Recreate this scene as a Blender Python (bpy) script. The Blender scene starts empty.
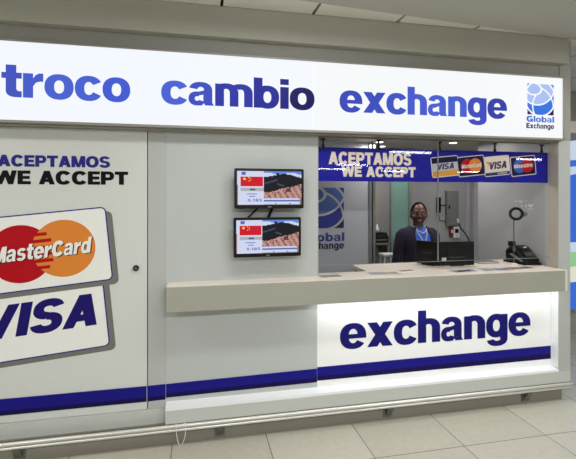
import bpy, bmesh, math, random
from mathutils import Vector, Matrix
random.seed(7)
sc = bpy.context.scene
COL = sc.collection
PI = math.pi

# ------------------------------------------------------------------ materials
def lin(c):
    c = c / 255.0
    return c / 12.92 if c <= 0.04045 else ((c + 0.055) / 1.055) ** 2.4
def rgb(r, g, b): return (lin(r), lin(g), lin(b), 1.0)
MATS = {}
def mat(name, col, rough=0.5, metal=0.0, speck=0.0, scale=60.0, bump=0.0, spec=0.5, coat=0.0):
    if name in MATS: return MATS[name]
    m = bpy.data.materials.new(name); m.use_nodes = True
    nt = m.node_tree; b = nt.nodes['Principled BSDF']
    c = rgb(*col)
    b.inputs['Base Color'].default_value = c
    b.inputs['Roughness'].default_value = rough
    b.inputs['Metallic'].default_value = metal
    b.inputs['Specular IOR Level'].default_value = spec
    b.inputs['Coat Weight'].default_value = coat
    if speck or bump:
        tc = nt.nodes.new('ShaderNodeTexCoord')
        nz = nt.nodes.new('ShaderNodeTexNoise'); nz.inputs['Scale'].default_value = scale; nz.inputs['Detail'].default_value = 4
        nt.links.new(tc.outputs['Object'], nz.inputs['Vector'])
        if speck:
            mx = nt.nodes.new('ShaderNodeMix'); mx.data_type = 'RGBA'
            mx.inputs['A'].default_value = tuple(x * (1 - speck) for x in c[:3]) + (1,)
            mx.inputs['B'].default_value = tuple(min(1, x * (1 + speck)) for x in c[:3]) + (1,)
            nt.links.new(nz.outputs['Fac'], mx.inputs['Factor'])
            nt.links.new(mx.outputs['Result'], b.inputs['Base Color'])
        if bump:
            bp = nt.nodes.new('ShaderNodeBump'); bp.inputs['Strength'].default_value = bump; bp.inputs['Distance'].default_value = 0.002
            nt.links.new(nz.outputs['Fac'], bp.inputs['Height'])
            nt.links.new(bp.outputs['Normal'], b.inputs['Normal'])
    MATS[name] = m
    return m
def emat(name, col, strength=1.0, gloss=False):
    if name in MATS: return MATS[name]
    m = bpy.data.materials.new(name); m.use_nodes = True
    b = m.node_tree.nodes['Principled BSDF']
    b.inputs['Base Color'].default_value = (0.004, 0.004, 0.004, 1)
    b.inputs['Roughness'].default_value = 0.4
    b.inputs['Specular IOR Level'].default_value = 0.08
    b.inputs['Emission Color'].default_value = rgb(*col)
    b.inputs['Emission Strength'].default_value = strength
    MATS[name] = m
    return m
def glass_mat(name, tint=(1, 1, 1), base=0.03, ior=1.4):
    m = bpy.data.materials.new(name); m.use_nodes = True
    nt = m.node_tree; nt.nodes.clear()
    out = nt.nodes.new('ShaderNodeOutputMaterial'); mx = nt.nodes.new('ShaderNodeMixShader')
    tr = nt.nodes.new('ShaderNodeBsdfTransparent'); tr.inputs[0].default_value = (*tint, 1)
    gl = nt.nodes.new('ShaderNodeBsdfGlossy'); gl.inputs['Roughness'].default_value = 0.01
    fr = nt.nodes.new('ShaderNodeFresnel'); fr.inputs['IOR'].default_value = ior
    ge = nt.nodes.new('ShaderNodeNewGeometry'); sb = nt.nodes.new('ShaderNodeMath'); sb.operation = 'SUBTRACT'; sb.inputs[0].default_value = 1
    ml = nt.nodes.new('ShaderNodeMath'); ml.operation = 'MULTIPLY'
    nt.links.new(ge.outputs['Backfacing'], sb.inputs[1]); nt.links.new(fr.outputs[0], ml.inputs[0]); nt.links.new(sb.outputs[0], ml.inputs[1])
    nt.links.new(ml.outputs[0], mx.inputs[0]); nt.links.new(tr.outputs[0], mx.inputs[1]); nt.links.new(gl.outputs[0], mx.inputs[2])
    nt.links.new(mx.outputs[0], out.inputs[0])
    return m
def tile_mat():
    m = bpy.data.materials.new('floor_tiles'); m.use_nodes = True
    nt = m.node_tree; b = nt.nodes['Principled BSDF']; L = nt.links
    tc = nt.nodes.new('ShaderNodeTexCoord'); sp = nt.nodes.new('ShaderNodeSeparateXYZ'); L.new(tc.outputs['Object'], sp.inputs[0])
    def M(op, a, b2):
        n = nt.nodes.new('ShaderNodeMath'); n.operation = op
        for i, v in ((0, a), (1, b2)):
            if v is None: continue
            if isinstance(v, (int, float)): n.inputs[i].default_value = v
            else: L.new(v, n.inputs[i])
        return n.outputs[0]
    ids = []; lines = []
    for ax, off in (('X', 0.487), ('Y', -0.386)):
        q = M('DIVIDE', M('SUBTRACT', sp.outputs[ax], off - 63.0), 0.63)
        fr = M('FRACT', q, None)
        d = M('ABSOLUTE', M('SUBTRACT', fr, 0.5), None)
        lines.append(M('GREATER_THAN', d, 0.4955))
        ids.append(M('FLOOR', q, None))
    ln = M('MAXIMUM', lines[0], lines[1])
    cb = nt.nodes.new('ShaderNodeCombineXYZ'); L.new(ids[0], cb.inputs[0]); L.new(ids[1], cb.inputs[1])
    wn = nt.nodes.new('ShaderNodeTexWhiteNoise'); L.new(cb.outputs[0], wn.inputs['Vector'])
    nz = nt.nodes.new('ShaderNodeTexNoise'); nz.inputs['Scale'].default_value = 22; nz.inputs['Detail'].default_value = 6
    L.new(tc.outputs['Object'], nz.inputs['Vector'])
    v = M('ADD', M('MULTIPLY', wn.outputs['Value'], 0.35), M('MULTIPLY', nz.outputs['Fac'], 0.65))
    mx = nt.nodes.new('ShaderNodeMix'); mx.data_type = 'RGBA'
    mx.inputs['A'].default_value = rgb(178, 174, 160); mx.inputs['B'].default_value = rgb(206, 202, 188)
    L.new(v, mx.inputs['Factor'])
    m2 = nt.nodes.new('ShaderNodeMix'); m2.data_type = 'RGBA'; m2.inputs['B'].default_value = rgb(95, 90, 80)
    L.new(mx.outputs['Result'], m2.inputs['A']); L.new(ln, m2.inputs['Factor'])
    L.new(m2.outputs['Result'], b.inputs['Base Color'])
    b.inputs['Roughness'].default_value = 0.28
    return m

M_wall = mat('painted_panel', (180, 184, 181), 0.5, speck=0.05, scale=90)
M_tvwall = mat('tv_wall_panel', (186, 191, 190), 0.55, speck=0.05, scale=90)
M_door = mat('door_laminate', (210, 213, 209), 0.45, speck=0.05, scale=120)
M_base = mat('base_panel', (196, 199, 193), 0.45, speck=0.06, scale=90)
M_bulk = mat('bulkhead_paint', (178, 177, 167), 0.7, speck=0.04, scale=120)
M_band = mat('recess_paint', (160, 159, 152), 0.7, speck=0.04, scale=100)
M_ceil = mat('ceiling_plaster', (180, 178, 168), 0.8, speck=0.06, scale=150, bump=0.3)
M_ctile = mat('ceiling_tile_face', (226, 224, 214), 0.8, speck=0.08, scale=200, bump=0.3)
M_dark = mat('dark_gap', (40, 38, 34), 0.8)
M_alu = mat('brushed_aluminium', (178, 176, 170), 0.35, 0.85)
M_chrome = mat('bumper_steel', (222, 221, 214), 0.35, 0.6)
M_steel = mat('dull_steel', (120, 118, 110), 0.45, 0.7)
M_black = mat('black_plastic', (9, 9, 10), 0.35, spec=0.3)
M_blackm = mat('matte_black_plastic', (13, 13, 14), 0.6, spec=0.25)
M_cream = mat('counter_cream', (236, 226, 212), 0.35, speck=0.02)
M_cfront = mat('counter_front_beige', (160, 160, 149), 0.5, speck=0.06, scale=140)
M_white = mat('white_panel', (240, 242, 243), 0.4)
M_blue = mat('blue_vinyl', (24, 20, 128), 0.5, spec=0.15)
M_navy = mat('navy_vinyl', (18, 9, 72), 0.5, spec=0.15)
M_blackv = mat('black_vinyl', (8, 6, 14), 0.5, spec=0.15)
M_whitev = mat('white_vinyl', (238, 238, 234), 0.4)
M_grey = mat('grey_vinyl', (112, 112, 106), 0.5)
M_mcred = mat('red_vinyl', (178, 12, 26), 0.5, spec=0.15)
M_mcor = mat('orange_vinyl', (222, 134, 54), 0.5, spec=0.15)
M_gold = mat('gold_vinyl', (214, 150, 40), 0.4)
M_mblue = mat('maestro_blue_vinyl', (38, 92, 186), 0.4)
M_bann = mat('banner_blue', (26, 26, 150), 0.5, spec=0.15)
M_bannavy = mat('banner_navy', (18, 14, 62), 0.5, spec=0.15)
M_bant = mat('banner_cream', (226, 214, 198), 0.4)
M_iwall = mat('inner_wall', (168, 168, 170), 0.5, speck=0.03, scale=70)
M_iside = mat('inner_side_wall', (172, 172, 174), 0.35, speck=0.03, scale=70)
M_ibeige = mat('inner_beige_wall', (176, 168, 156), 0.6)
M_iend = mat('inner_end_wall', (184, 184, 190), .5)
M_ipart = mat('frosted_panel', (196, 200, 208), 0.5, speck=0.03)
M_post = mat('partition_post', (140, 142, 142), 0.4, 0.5)
M_elbox = mat('electrical_box_grey', (122, 126, 122), 0.5)
M_paper = mat('leaflet_paper', (226, 222, 216), 0.6)

# ------------------------------------------------------------------ builders
class B:
    def __init__(s): s.v = []; s.f = []; s.m = []
    def add(s, vs, fs, mi=0):
        o = len(s.v); s.v += [tuple(p) for p in vs]
        for f in fs: s.f.append([i + o for i in f]); s.m.append(mi)
        return s
    def box(s, x0, x1, y0, y1, z0, z1, mi=0):
        v = [(x0,y0,z0),(x1,y0,z0),(x1,y1,z0),(x0,y1,z0),(x0,y0,z1),(x1,y0,z1),(x1,y1,z1),(x0,y1,z1)]
        return s.add(v, [(0,3,2,1),(4,5,6,7),(0,1,5,4),(1,2,6,5),(2,3,7,6),(3,0,4,7)], mi)
    def prism(s, pts, axis, a, b, mi=0):
        """extrude a polygon of 2-D points along an axis ('x': pts are (y,z); 'y': (x,z); 'z': (x,y))"""
        def P(p, t): return {'x': (t, p[0], p[1]), 'y': (p[0], t, p[1]), 'z': (p[0], p[1], t)}[axis]
        n = len(pts)
        v = [P(p, a) for p in pts] + [P(p, b) for p in pts]
        f = [tuple(range(n))[::-1], tuple(range(n, 2*n))] + [(i, (i+1) % n, n + (i+1) % n, n + i) for i in range(n)]
        return s.add(v, f, mi)
    def tube(s, pts, r, n=12, mi=0, sq=None):
        """round tube through points; r is a number or one radius per point"""
        pts = [Vector(p) for p in pts]; k = len(pts)
        rs = [r]*k if isinstance(r, (int, float)) else r
        vs = []; up = None
        for i, p in enumerate(pts):
            d = (pts[min(i+1, k-1)] - pts[max(i-1, 0)]).normalized()
            if up is None: up = Vector((0, 0, 1)) if abs(d.z) < 0.9 else Vector((0, 1, 0))
            a = d.cross(up).normalized(); c = a.cross(d).normalized(); up = c
            for j in range(n):
                t = 2*PI*j/n
                vs.append(p + (a*math.cos(t) + c*math.sin(t))*rs[i])
        fs = [(i*n+j, i*n+(j+1) % n, (i+1)*n+(j+1) % n, (i+1)*n+j) for i in range(k-1) for j in range(n)]
        fs += [tuple(range(n))[::-1], tuple(range((k-1)*n, k*n))]
        return s.add(vs, fs, mi)
    def loft(s, rings, n=24, mi=0, a0=0.0, a1=2*PI):
        """rings: (cx, cy, z, rx, ry); an open shell when a0..a1 is not a full turn"""
        full = abs(a1 - a0 - 2*PI) < 1e-6; c = n if full else n + 1; vs = []
        for (cx, cy, z, rx, ry) in rings:
            for j in range(c):
                t = a0 + (a1 - a0)*j/n
                vs.append((cx + rx*math.cos(t), cy + ry*math.sin(t), z))
        k = len(rings); fs = []
        for i in range(k-1):
            for j in range(n):
                j2 = (j+1) % c if full else j+1
                fs.append((i*c+j, i*c+j2, (i+1)*c+j2, (i+1)*c+j))
        if full: fs += [tuple(range(n))[::-1], tuple(range((k-1)*n, k*n))]
        return s.add(vs, fs, mi)
    def ball(s, c, r, n=20, mi=0, rot=None):
        vs = []; fs = []; h = n//2
        for i in range(h+1):
            ph = PI*i/h
            for j in range(n):
                th = 2*PI*j/n
                p = Vector((r[0]*math.sin(ph)*math.cos(th), r[1]*math.sin(ph)*math.sin(th), r[2]*math.cos(ph)))
                if rot: p = rot @ p
                vs.append(p + Vector(c))
        for i in range(h):
            for j in range(n):
                fs.append((i*n+j, (i+1)*n+j, (i+1)*n+(j+1) % n, i*n+(j+1) % n))
        return s.add(vs, fs, mi)
    def xf(s, mtx):
        s.v = [tuple(mtx @ Vector(p)) for p in s.v]; return s
    def build(s, name, mats, parent=None, bevel=0, smooth=False, local=False, solid=0):
        me = bpy.data.meshes.new(name)
        off = Vector((0, 0, 0))
        if parent is not None and not local: off = Vector(WORLD.get(parent.name, (0, 0, 0)))
        me.from_pydata([tuple(Vector(p) - off) for p in s.v], [], s.f)
        if not isinstance(mats, (list, tuple)): mats = [mats]
        for m in mats: me.materials.append(m)
        for p, mi in zip(me.polygons, s.m): p.material_index = mi; p.use_smooth = smooth
        me.validate(); me.update()
        o = bpy.data.objects.new(name, me); COL.objects.link(o)
        if parent is not None: o.parent = parent; WORLD[o.name] = tuple(off)
        if solid:
            md = o.modifiers.new('solid', 'SOLIDIFY'); md.thickness = solid; md.offset = 0
        if bevel:
            md = o.modifiers.new('bevel', 'BEVEL'); md.width = bevel; md.segments = 2; md.limit_method = 'ANGLE'; md.angle_limit = 0.7
        return o
WORLD = {}
def tag(o, label=None, cat=None, group=None, kind=None):
    if label: o['label'] = label
    if cat: o['category'] = cat
    if group: o['group'] = group
    if kind: o['kind'] = kind
    return o
def thing(name, loc, label, cat, group=None, rz=0):
    o = bpy.data.objects.new(name, None); COL.objects.link(o); o.location = loc; o.rotation_euler.z = rz
    o.empty_display_size = 0.1; WORLD[o.name] = tuple(loc)
    return tag(o, label, cat, group)
def copy_tree(o, loc=None, label=None, parent=None):
    c = o.copy(); COL.objects.link(c)
    if parent is not None: c.parent = parent
    if loc is not None: c.location = loc
    if label: c['label'] = label
    for ch in list(o.children):
        copy_tree(ch, None, None, c)
    return c
def struct(o): o['kind'] = 'structure'; return o

# ------------------------------------------------------------------ heavy grotesque letterforms (lower case x-height = 100, caps = 100)
def arc(cx, cy, ro, ri, a0, a1, n=None, pw=2.25):
    n = n or max(3, int(abs(a1-a0)/9))
    def P(r, a):
        c, s = math.cos(math.radians(a)), math.sin(math.radians(a)); e = 2.0/pw
        return (cx + r[0]*math.copysign(abs(c)**e, c), cy + r[1]*math.copysign(abs(s)**e, s))
    o = [P(ro, a0 + (a1-a0)*i/n) for i in range(n+1)]; q = [P(ri, a0 + (a1-a0)*i/n) for i in range(n+1)]
    return [[[o[i], o[i+1], q[i+1], q[i]] for i in range(n)]]
def rc(x0, x1, y0, y1): return [[[(x0, y0), (x1, y0), (x1, y1), (x0, y1)]]]
def pl(*p): return [[list(p)]]
def arch(x, w, s=32):
    """the shoulder and right leg of an n"""
    g = w - 2*s
    out = arc(x + w - s - g/2 - 2, 60, (s + g/2 + 2, 43), (g/2 + 2, 18), 0, 125)
    return out + rc(x + w - s, x + w, 0, 60.5)
GL = {}
def setup():
    GL['o'] = (106, arc(53, 50, (53, 53), (18, 27), 0, 360))
    GL['c'] = (99, arc(52, 50, (52, 53), (17, 27), 30, 330))
    GL['e'] = (106, arc(53, 50, (53, 53), (18, 29), 2, 326) + rc(15, 106, 40, 58))
    GL['x'] = (106, pl((0,0),(42,0),(106,100),(66,100)) + pl((64,0),(106,0),(40,100),(0,100)))
    GL['h'] = (97, rc(0,36,0,137) + arch(0, 97, 36))
    GL['n'] = (97, rc(0,36,0,100) + arch(0, 97, 36))
    GL['m'] = (150, rc(0,35,0,100) + arch(0, 92.5, 35) + arch(57.5, 92.5, 35))
    GL['a'] = (99, arc(47, 66, (45, 37), (13, 15), 0, 168) + rc(57,92,14,67) + pl((57,14),(92,14),(92,12),(99,0),(64,0))
               + arc(33, 29, (33, 31), (9, 10), 60, 330) + pl((38,60),(30,40),(60,48),(62,66)) + arc(46, 27, (14, 29), (1, 12), 270, 340))
    GL['b'] = (105, rc(0,36,0,137) + arc(56, 50, (49, 53), (16, 26), 0, 360))
    GL['d'] = (105, rc(69,105,0,137) + arc(49, 50, (49, 53), (16, 26), 0, 360))
    GL['g'] = (101, rc(65,101,-8,100) + arc(48, 51, (48, 52), (16, 25), 0, 360) + arc(52, -6, (49, 33), (16, 10), 190, 360))
    GL['i'] = (36, rc(0,36,0,100) + rc(0,36,110,137))
    GL['l'] = (36, rc(0,36,0,137))
    GL['t'] = (71, rc(15,52,26,131) + rc(0,71,76,100) + arc(50, 27, (35, 27), (0.1, 2), 180, 270) + rc(49.5,71,0,25) + pl((49,25),(58,25),(51,34)))
    GL['r'] = (72, rc(0,36,0,100) + pl((36,48),(36,80),(44,93),(56,101),(72,102),(72,68),(60,68),(46,63)))
    GL['s'] = (94, arc(47, 71, (44, 32), (14, 9), 22, 262) + arc(47, 29, (46, 32), (14, 9), -98 , 90) + arc(47, 29, (46, 32), (14, 9), 200, 270)
               + pl((34,59),(46,38),(60,41),(48,62)))
    # capitals, cap height 100
    GL['A'] = (98, pl((0,0),(32,0),(66,100),(32,100)) + pl((66,0),(98,0),(66,100),(32,100)) + rc(22,74,18,39))
    GL['C'] = (96, arc(49, 50, (49, 52), (18, 27), 34, 326))
    GL['G'] = (98, arc(49, 50, (49, 52), (18, 27), 35, 330) + rc(50,94,32,54) + rc(71,94,0,50))
    GL['E'] = (78, rc(0,31,0,100) + rc(0,76,77,100) + rc(0,72,39,61) + rc(0,78,0,23))
    GL['P'] = (85, rc(0,31,0,100) + rc(20,52,77,100) + rc(20,52,32,55) + arc(50, 66, (35, 34), (7, 11), -90, 90))
    GL['T'] = (86, rc(0,86,76,100) + rc(27,59,0,80))
    GL['M'] = (110, rc(0,29,0,100) + rc(81,110,0,100) + pl((0,100),(37,100),(64,0),(43,0)) + pl((110,100),(73,100),(46,0),(67,0)))
    GL['O'] = (104, arc(52, 50, (52, 52), (20, 28), 0, 360))
    GL['S'] = (88, arc(44, 71, (42, 31), (13, 9), 15, 265) + arc(44, 29, (44, 31), (14, 9), -95, 88) + arc(44, 29, (44, 31), (14, 9), 190, 270)
               + pl((31,58),(43,38),(57,42),(45,62)))
    GL['W'] = (138, pl((0,100),(31,100),(52,0),(22,0)) + pl((22,0),(52,0),(84,100),(54,100)) + pl((86,0),(116,0),(84,100),(54,100)) + pl((86,0),(116,0),(138,100),(107,100)))
    GL['V'] = (96, pl((0,100),(34,100),(64,0),(32,0)) + pl((96,100),(65,100),(32,0),(64,0)))
    GL['I'] = (31, rc(0,31,0,100))
    GL['0'] = (70, arc(35, 50, (35, 51), (13, 34), 0, 360))
    GL['1'] = (50, rc(20,44,0,100) + pl((0,64),(20,70),(24,100),(0,80)))
    GL['8'] = (72, arc(36, 73, (32, 28), (11, 11), 0, 360) + arc(36, 28, (36, 29), (12, 11), 0, 360))
    GL['5'] = (70, rc(6,66,80,100) + rc(6,26,46,90) + arc(34, 33, (36, 33), (13, 14), -165, 120))
    GL['.'] = (26, rc(0,24,0,24))
    GL[' '] = (40, [])
setup()
def text_width(s, gap): return sum(GL[c][0] for c in s) + gap*(len(s)-1)
def text(bd, s, x0, x1, z0, h, fn, gap=5, shear=0.0, mis=0, caps=1.0):
    """lay string s from x0 to x1, x-height/cap height h; fn maps (u, v) on the surface to world; caps scales capitals in mixed case"""
    w = 0
    for i, c in enumerate(s):
        k = caps if c.isupper() or c.isdigit() else 1.0
        w += GL[c][0]*k + (gap if i < len(s)-1 else 0)
    sx = (x1-x0)/w; sz = h/100.0; p = 0
    for i, c in enumerate(s):
        k = caps if c.isupper() or c.isdigit() else 1.0
        mi = mis[i % len(mis)] if isinstance(mis, (list, tuple)) else mis
        for lay, q in [(g, q) for g, grp in enumerate(GL[c][1]) for q in grp]:
            pts = []
            for (a, b) in q:
                zz = b*k*sz
                pts.append((x0 + (p + a*k)*sx + shear*zz, z0 + zz))
            ar = sum(pts[j][0]*pts[(j+1) % len(pts)][1] - pts[(j+1) % len(pts)][0]*pts[j][1] for j in range(len(pts)))
            if ar < 0: pts = pts[::-1]
            up = Vector((0, -.00012*lay, 0))   # film pieces of one letter lie on each other
            bd.add([Vector(fn(*t)) + up for t in pts], [tuple(range(len(pts)))], mi)
        p += GL[c][0]*k + gap
    return bd
def front(y): return lambda u, v: (u, y, v)
def tilted(cx, cz, deg, y):
    c, s = math.cos(math.radians(deg)), math.sin(math.radians(deg))
    return lambda u, v: (cx + u*c - v*s, y, cz + u*s + v*c)
def rrect(w, h, r, n=6):
    pts = []
    for (sx, sz, a) in ((1,-1,-90),(1,1,0),(-1,1,90),(-1,-1,180)):
        for i in range(n+1):
            t = math.radians(a + 90*i/n); pts.append((sx*(w/2-r) + r*math.cos(t), sz*(h/2-r) + r*math.sin(t)))
    return pts
def face(bd, pts, fn, mi=0): return bd.add([fn(*p) for p in pts], [tuple(range(len(pts)))], mi)
def ell(cx, cz, rx, rz, n=40): return [(cx + rx*math.cos(2*PI*i/n), cz + rz*math.sin(2*PI*i/n)) for i in range(n)]
def rect(x0, x1, z0, z1): return [(x0,z0),(x1,z0),(x1,z1),(x0,z1)]
def grid(bd, nx, nz, cls, fn, x0, x1, z0, z1):
    for i in range(nx):
        for j in range(nz):
            k = cls((i+.5)/nx, (j+.5)/nz)
            if k is None: continue
            a, b = x0 + (x1-x0)*i/nx, x0 + (x1-x0)*(i+1)/nx; c, d = z0 + (z1-z0)*j/nz, z0 + (z1-z0)*(j+1)/nz
            face(bd, rect(a, b, c, d), fn, k)
    return bd
def globe_cls(u, v):
    """square globe emblem: 0 lines (left open), 1 pale, 2 strong blue, 3 navy, 4 mid"""
    def ring(cx, cy, rx, ry, w):
        d = math.hypot((u-cx)/rx, (v-cy)/ry); return abs(d-1)*min(rx, ry) < w
    circ = math.hypot(u-.48, v-.54); R = .575
    if abs(circ-R) < .026: return None
    if circ > R: return 3 if v < .45 else 4
    if ring(.24, .83, .29, .19, .024): return None
    par = math.hypot(u-.36, v-1.02)
    if abs(par-.70) < .026: return None
    capd = math.hypot((u-.24)/.29, (v-.83)/.19)
    if capd > 1:
        if u < .5 and v < .70 and abs(math.hypot(u-.75, v-.28) - .55) < .024: return None
        if u > .42 and abs(math.hypot(u-.31, v-.22) - .685) < .024: return None
    return 1 if par < .70 else 2

# ------------------------------------------------------------------ setting: hall
floor = struct(B().box(-8, 18, -22, 9, -0.1, 0).build('floor', tile_mat()))
cb = B()
edge = [(-9, -0.29-9.64*0.0944), (0.639, -0.291), (2.874, -0.081), (18, 1.35)]
cb.prism([(-9, -22), (18, -22)] + edge[::-1], 'z', 2.885, 3.05)
# row of cut perimeter tiles between the plaster field and the bulkhead
xs = [-9] + [1.428 + 0.625*k for k in range(-14, 6)] + [18]
for a, b in zip(xs[:-1], xs[1:]): cb.box(a+.010, b-.010, -1.3, 1.5, 2.905, 2.93, 1)
cb.box(-9, 18, -1.3, 9, 2.931, 3.05, 2)
struct(cb.build('ceiling', [M_ceil, M_ctile, M_dark]))
struct(B().box(-8.2, -8, -22, 9, 0, 3).build('wall_left', M_band))
struct(B().box(18, 18.2, -22, 9, 0, 3).build('wall_right', M_band))
struct(B().box(-8, 18, -22.2, -22, 0, 3).build('wall_rear', mat('rear_hall_dark', (70, 70, 72), .7)))
struct(B().box(3.66, 18, 1.42, 1.6, 0, 2.95).build('wall_far', M_band))

# bulkhead above the kiosk
struct(B().box(-9, 2.897, -0.06, 0.05, 2.70, 2.904).build('trim_1', M_bulk, bevel=0.003))
# kiosk front: band over the sign, wall beside the window, column, pier
wf = B()
wf.box(-9, 2.862, 0.005, 0.20, 2.10, 2.93, 0)
wf.box(2.866, 2.97, 0.0, 0.20, 2.10, 2.93, 0)
struct(wf.build('wall_top', M_band))
struct(B().box(-0.184, 0.868, 0.07, 0.16, 0.13, 2.10).build('wall_front', M_tvwall))
col = struct(B().box(-0.298, -0.1845, 0.068, 0.16, 0.238, 2.0985).build('trim_2', M_wall, bevel=0.001))
B().add([front(.0675)(*p) for p in [(-.298,.318),(-.186,.320),(-.186,.396),(-.298,.394)]], [(0,1,2,3)], 0)\
   .add([front(.0675)(*p) for p in [(-.298,.290),(-.186,.292),(-.186,.320),(-.298,.318)]], [(0,1,2,3)], 1).build('stripe', [M_blue, M_navy], col)
struct(B().box(2.857, 2.97, 0.001, 0.14, 0.2455, 2.0995).box(2.93, 2.97, 0.14, 0.98, 0.0, 2.93).build('trim_3', M_wall, bevel=0.002))
# jamb of the window and slanted sill lip along the base
struct(B().box(2.856, 2.8585, 0.004, 0.098, 1.08, 2.0995).build('trim_4', mat('jamb_paint', (188, 179, 168), .5)))
bb = B().box(-.184, 2.97, 0.0, 0.06, 0.14, 0.245).box(-3.2, -.184, .062, .12, .13, .2365)
bb.prism([(0.0, 0.245), (0.07, 0.245), (0.07, 0.276), (0.0, 0.262)], 'x', -.183, 2.86, 1)
struct(bb.build('baseboard_front', [M_base, M_white]))
struct(B().box(-3.2, 2.93, 0.045, 0.09, 0.0, 0.14).build('baseboard_kick', mat('kick_panel', (138, 135, 124), .4, 0.2, speck=.05)))
# stripe on the wall left of the lit sign
st = struct(B().add([front(.068)(*p) for p in [(-.183,.332),(.866,.344),(.866,.411),(-.183,.395)]], [(0,1,2,3)], 0)
            .add([front(.068)(*p) for p in [(-.183,.303),(.866,.313),(.866,.344),(-.183,.332)]], [(0,1,2,3)], 1)
            .build('trim_5', [M_blue, M_navy]))

# ------------------------------------------------------------------ sliding door with printed graphics
door = struct(B().box(-2.4, -0.304, 0.07, 0.11, 0.239, 2.086).build('door_1', M_door, bevel=0.002))
struct(B().box(-2.4, -0.298, 0.09, 0.16, 0.20, 2.10).build('wall_behind', M_dark))
B().add([front(.067)(*p) for p in [(-2.4,.312),(-.307,.318),(-.307,.394),(-2.4,.388)]], [(0,1,2,3)], 0)\
   .add([front(.067)(*p) for p in [(-2.4,.284),(-.307,.290),(-.307,.318),(-2.4,.312)]], [(0,1,2,3)], 1).build('stripe', [M_blue, M_navy], door)
text(B(), 'ACEPTAMOS', -1.192, -0.535, 1.838, 0.072, front(.068), gap=4).build('lettering', mat('indigo_vinyl', (44, 40, 132), 0.5, spec=0.15), door)
text(B(), 'WE ACCEPT', -1.215, -0.424, 1.727, 0.086, front(.068), gap=4).build('lettering', M_blackv, door)
T = 5.6
def card_base(bd, w, h, r, fn0, line, rim, white):
    face(bd, rrect(w, h, r), fn0(0.0), rim); face(bd, rrect(w-2*line, h-2*line, r-line), fn0(0.0006), white)
vb = B()
vf = lambda d: tilted(-.956, .877, T, .0685 - d)
face(vb, [(x+.034, z-.030) for x, z in rrect(.80, .48, .035)], vf(-.0003), 3)
card_base(vb, .80, .48, .035, vf, .0075, 0, 1)
text(vb, 'VISA', -.358, .333, -.090, .205, vf(.0012), gap=4, shear=.27, mis=2)
vb.build('card_print', [M_blue, M_whitev, mat('visa_navy', (28, 18, 104), 0.5, spec=0.15), M_grey], door)
mb = B()
mf = lambda d: tilted(-.937, 1.307, T, .0672 - d)
face(mb, [(x+.034, z-.030) for x, z in rrect(.80, .48, .035)], mf(-.0001), 3)
card_base(mb, .80, .48, .035, mf, .0075, 0, 1)
face(mb, ell(-.126, -.006, .188, .182, 56), mf(.0010), 4)
face(mb, ell(.126, .0, .188, .182, 56), mf(.0013), 5)
for k in range(6):
    z = -.105 + k*.042
    if abs(z) < .01: continue
    wl = .188*math.sqrt(max(0, 1-(z/.182)**2)) - .126
    face(mb, rect(-wl - .012, wl + .008, z-.0105, z+.0105), mf(.0016), 4)
text(mb, 'MasterCard', -.288, .284, -.050, .074, mf(.0019), gap=6, shear=.2, mis=2, caps=1.3)
text(mb, 'MasterCard', -.294, .278, -.045, .074, mf(.0023), gap=6, shear=.2, mis=1, caps=1.3)
mb.build('card_print', [M_blue, M_whitev, M_blackv, M_grey, M_mcred, M_mcor], door)
B().tube([(-.374, .078, 1.178), (-.374, .056, 1.178)], .019, 24).tube([(-.374, .0565, 1.178), (-.374, .054, 1.178)], .009, 16, 1)\
   .build('keyhole', [M_black, M_steel], door)

# ------------------------------------------------------------------ big lit sign over the kiosk
SG = thing('sign_lightbox', (0.85, -0.05, 2.095), 'long white backlit sign with blue exchange words above the kiosk', 'sign')
fr = B()
fr.box(-2.6, 2.866, -0.052, 0.004, 2.093, 2.110).box(-2.6, 2.866, -0.052, 0.004, 2.583, 2.598)
fr.box(2.849, 2.866, -0.052, 0.004, 2.093, 2.598).box(-2.6, 2.857, -0.01, 0.004, 2.10, 2.59)
fr.box(-2.6, 2.862, -0.02, 0.07, 2.086, 2.0935)
fr.build('frame', mat('sign_frame', (150, 147, 138), .5, .3), SG, bevel=0.003)
ES = 1.0
for k, (a, b, c) in enumerate(((-2.58, .801, (244, 248, 255)), (.805, 2.43, (246, 249, 250)), (2.433, 2.850, (247, 249, 251)))):
    B().box(a, b, -0.047, -0.011, 2.109, 2.585).build('face_panel', emat('lit_face_%d' % k, c, ES), SG, bevel=0.002)
def letters(s, x0, x1, z0, h, y, cols, nm):  # uneven backlight across the words is painted in, one flat colour per letter
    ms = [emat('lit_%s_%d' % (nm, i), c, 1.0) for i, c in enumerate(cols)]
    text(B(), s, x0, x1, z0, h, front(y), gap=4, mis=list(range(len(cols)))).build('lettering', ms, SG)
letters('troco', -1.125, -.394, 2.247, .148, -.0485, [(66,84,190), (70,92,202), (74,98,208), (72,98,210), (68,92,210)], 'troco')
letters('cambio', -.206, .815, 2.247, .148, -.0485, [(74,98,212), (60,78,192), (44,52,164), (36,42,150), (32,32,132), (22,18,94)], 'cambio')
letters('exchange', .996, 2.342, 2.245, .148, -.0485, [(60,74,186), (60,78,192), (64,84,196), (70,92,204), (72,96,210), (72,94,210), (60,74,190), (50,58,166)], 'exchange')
lg = B()
grid(lg, 64, 64, lambda u, v: None if globe_cls(u, v) is None else globe_cls(u, v)-1, front(-.0485), 2.524, 2.764, 2.287, 2.527)
text(lg, 'Global', 2.516, 2.768, 2.230, .034, front(-.0485), gap=8, mis=4, caps=1.36)
text(lg, 'Exchange', 2.514, 2.768, 2.180, .030, front(-.0485), gap=6, mis=5, caps=1.36)
lg.build('emblem', [emat('lit_pale', (168,192,242)), emat('lit_strong', (48,112,224)), emat('lit_navy', (22,18,86)), emat('lit_mid', (96,140,226)), emat('lit_word', (66,112,214)), emat('lit_word_dark', (40,30,88))], SG)

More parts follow.
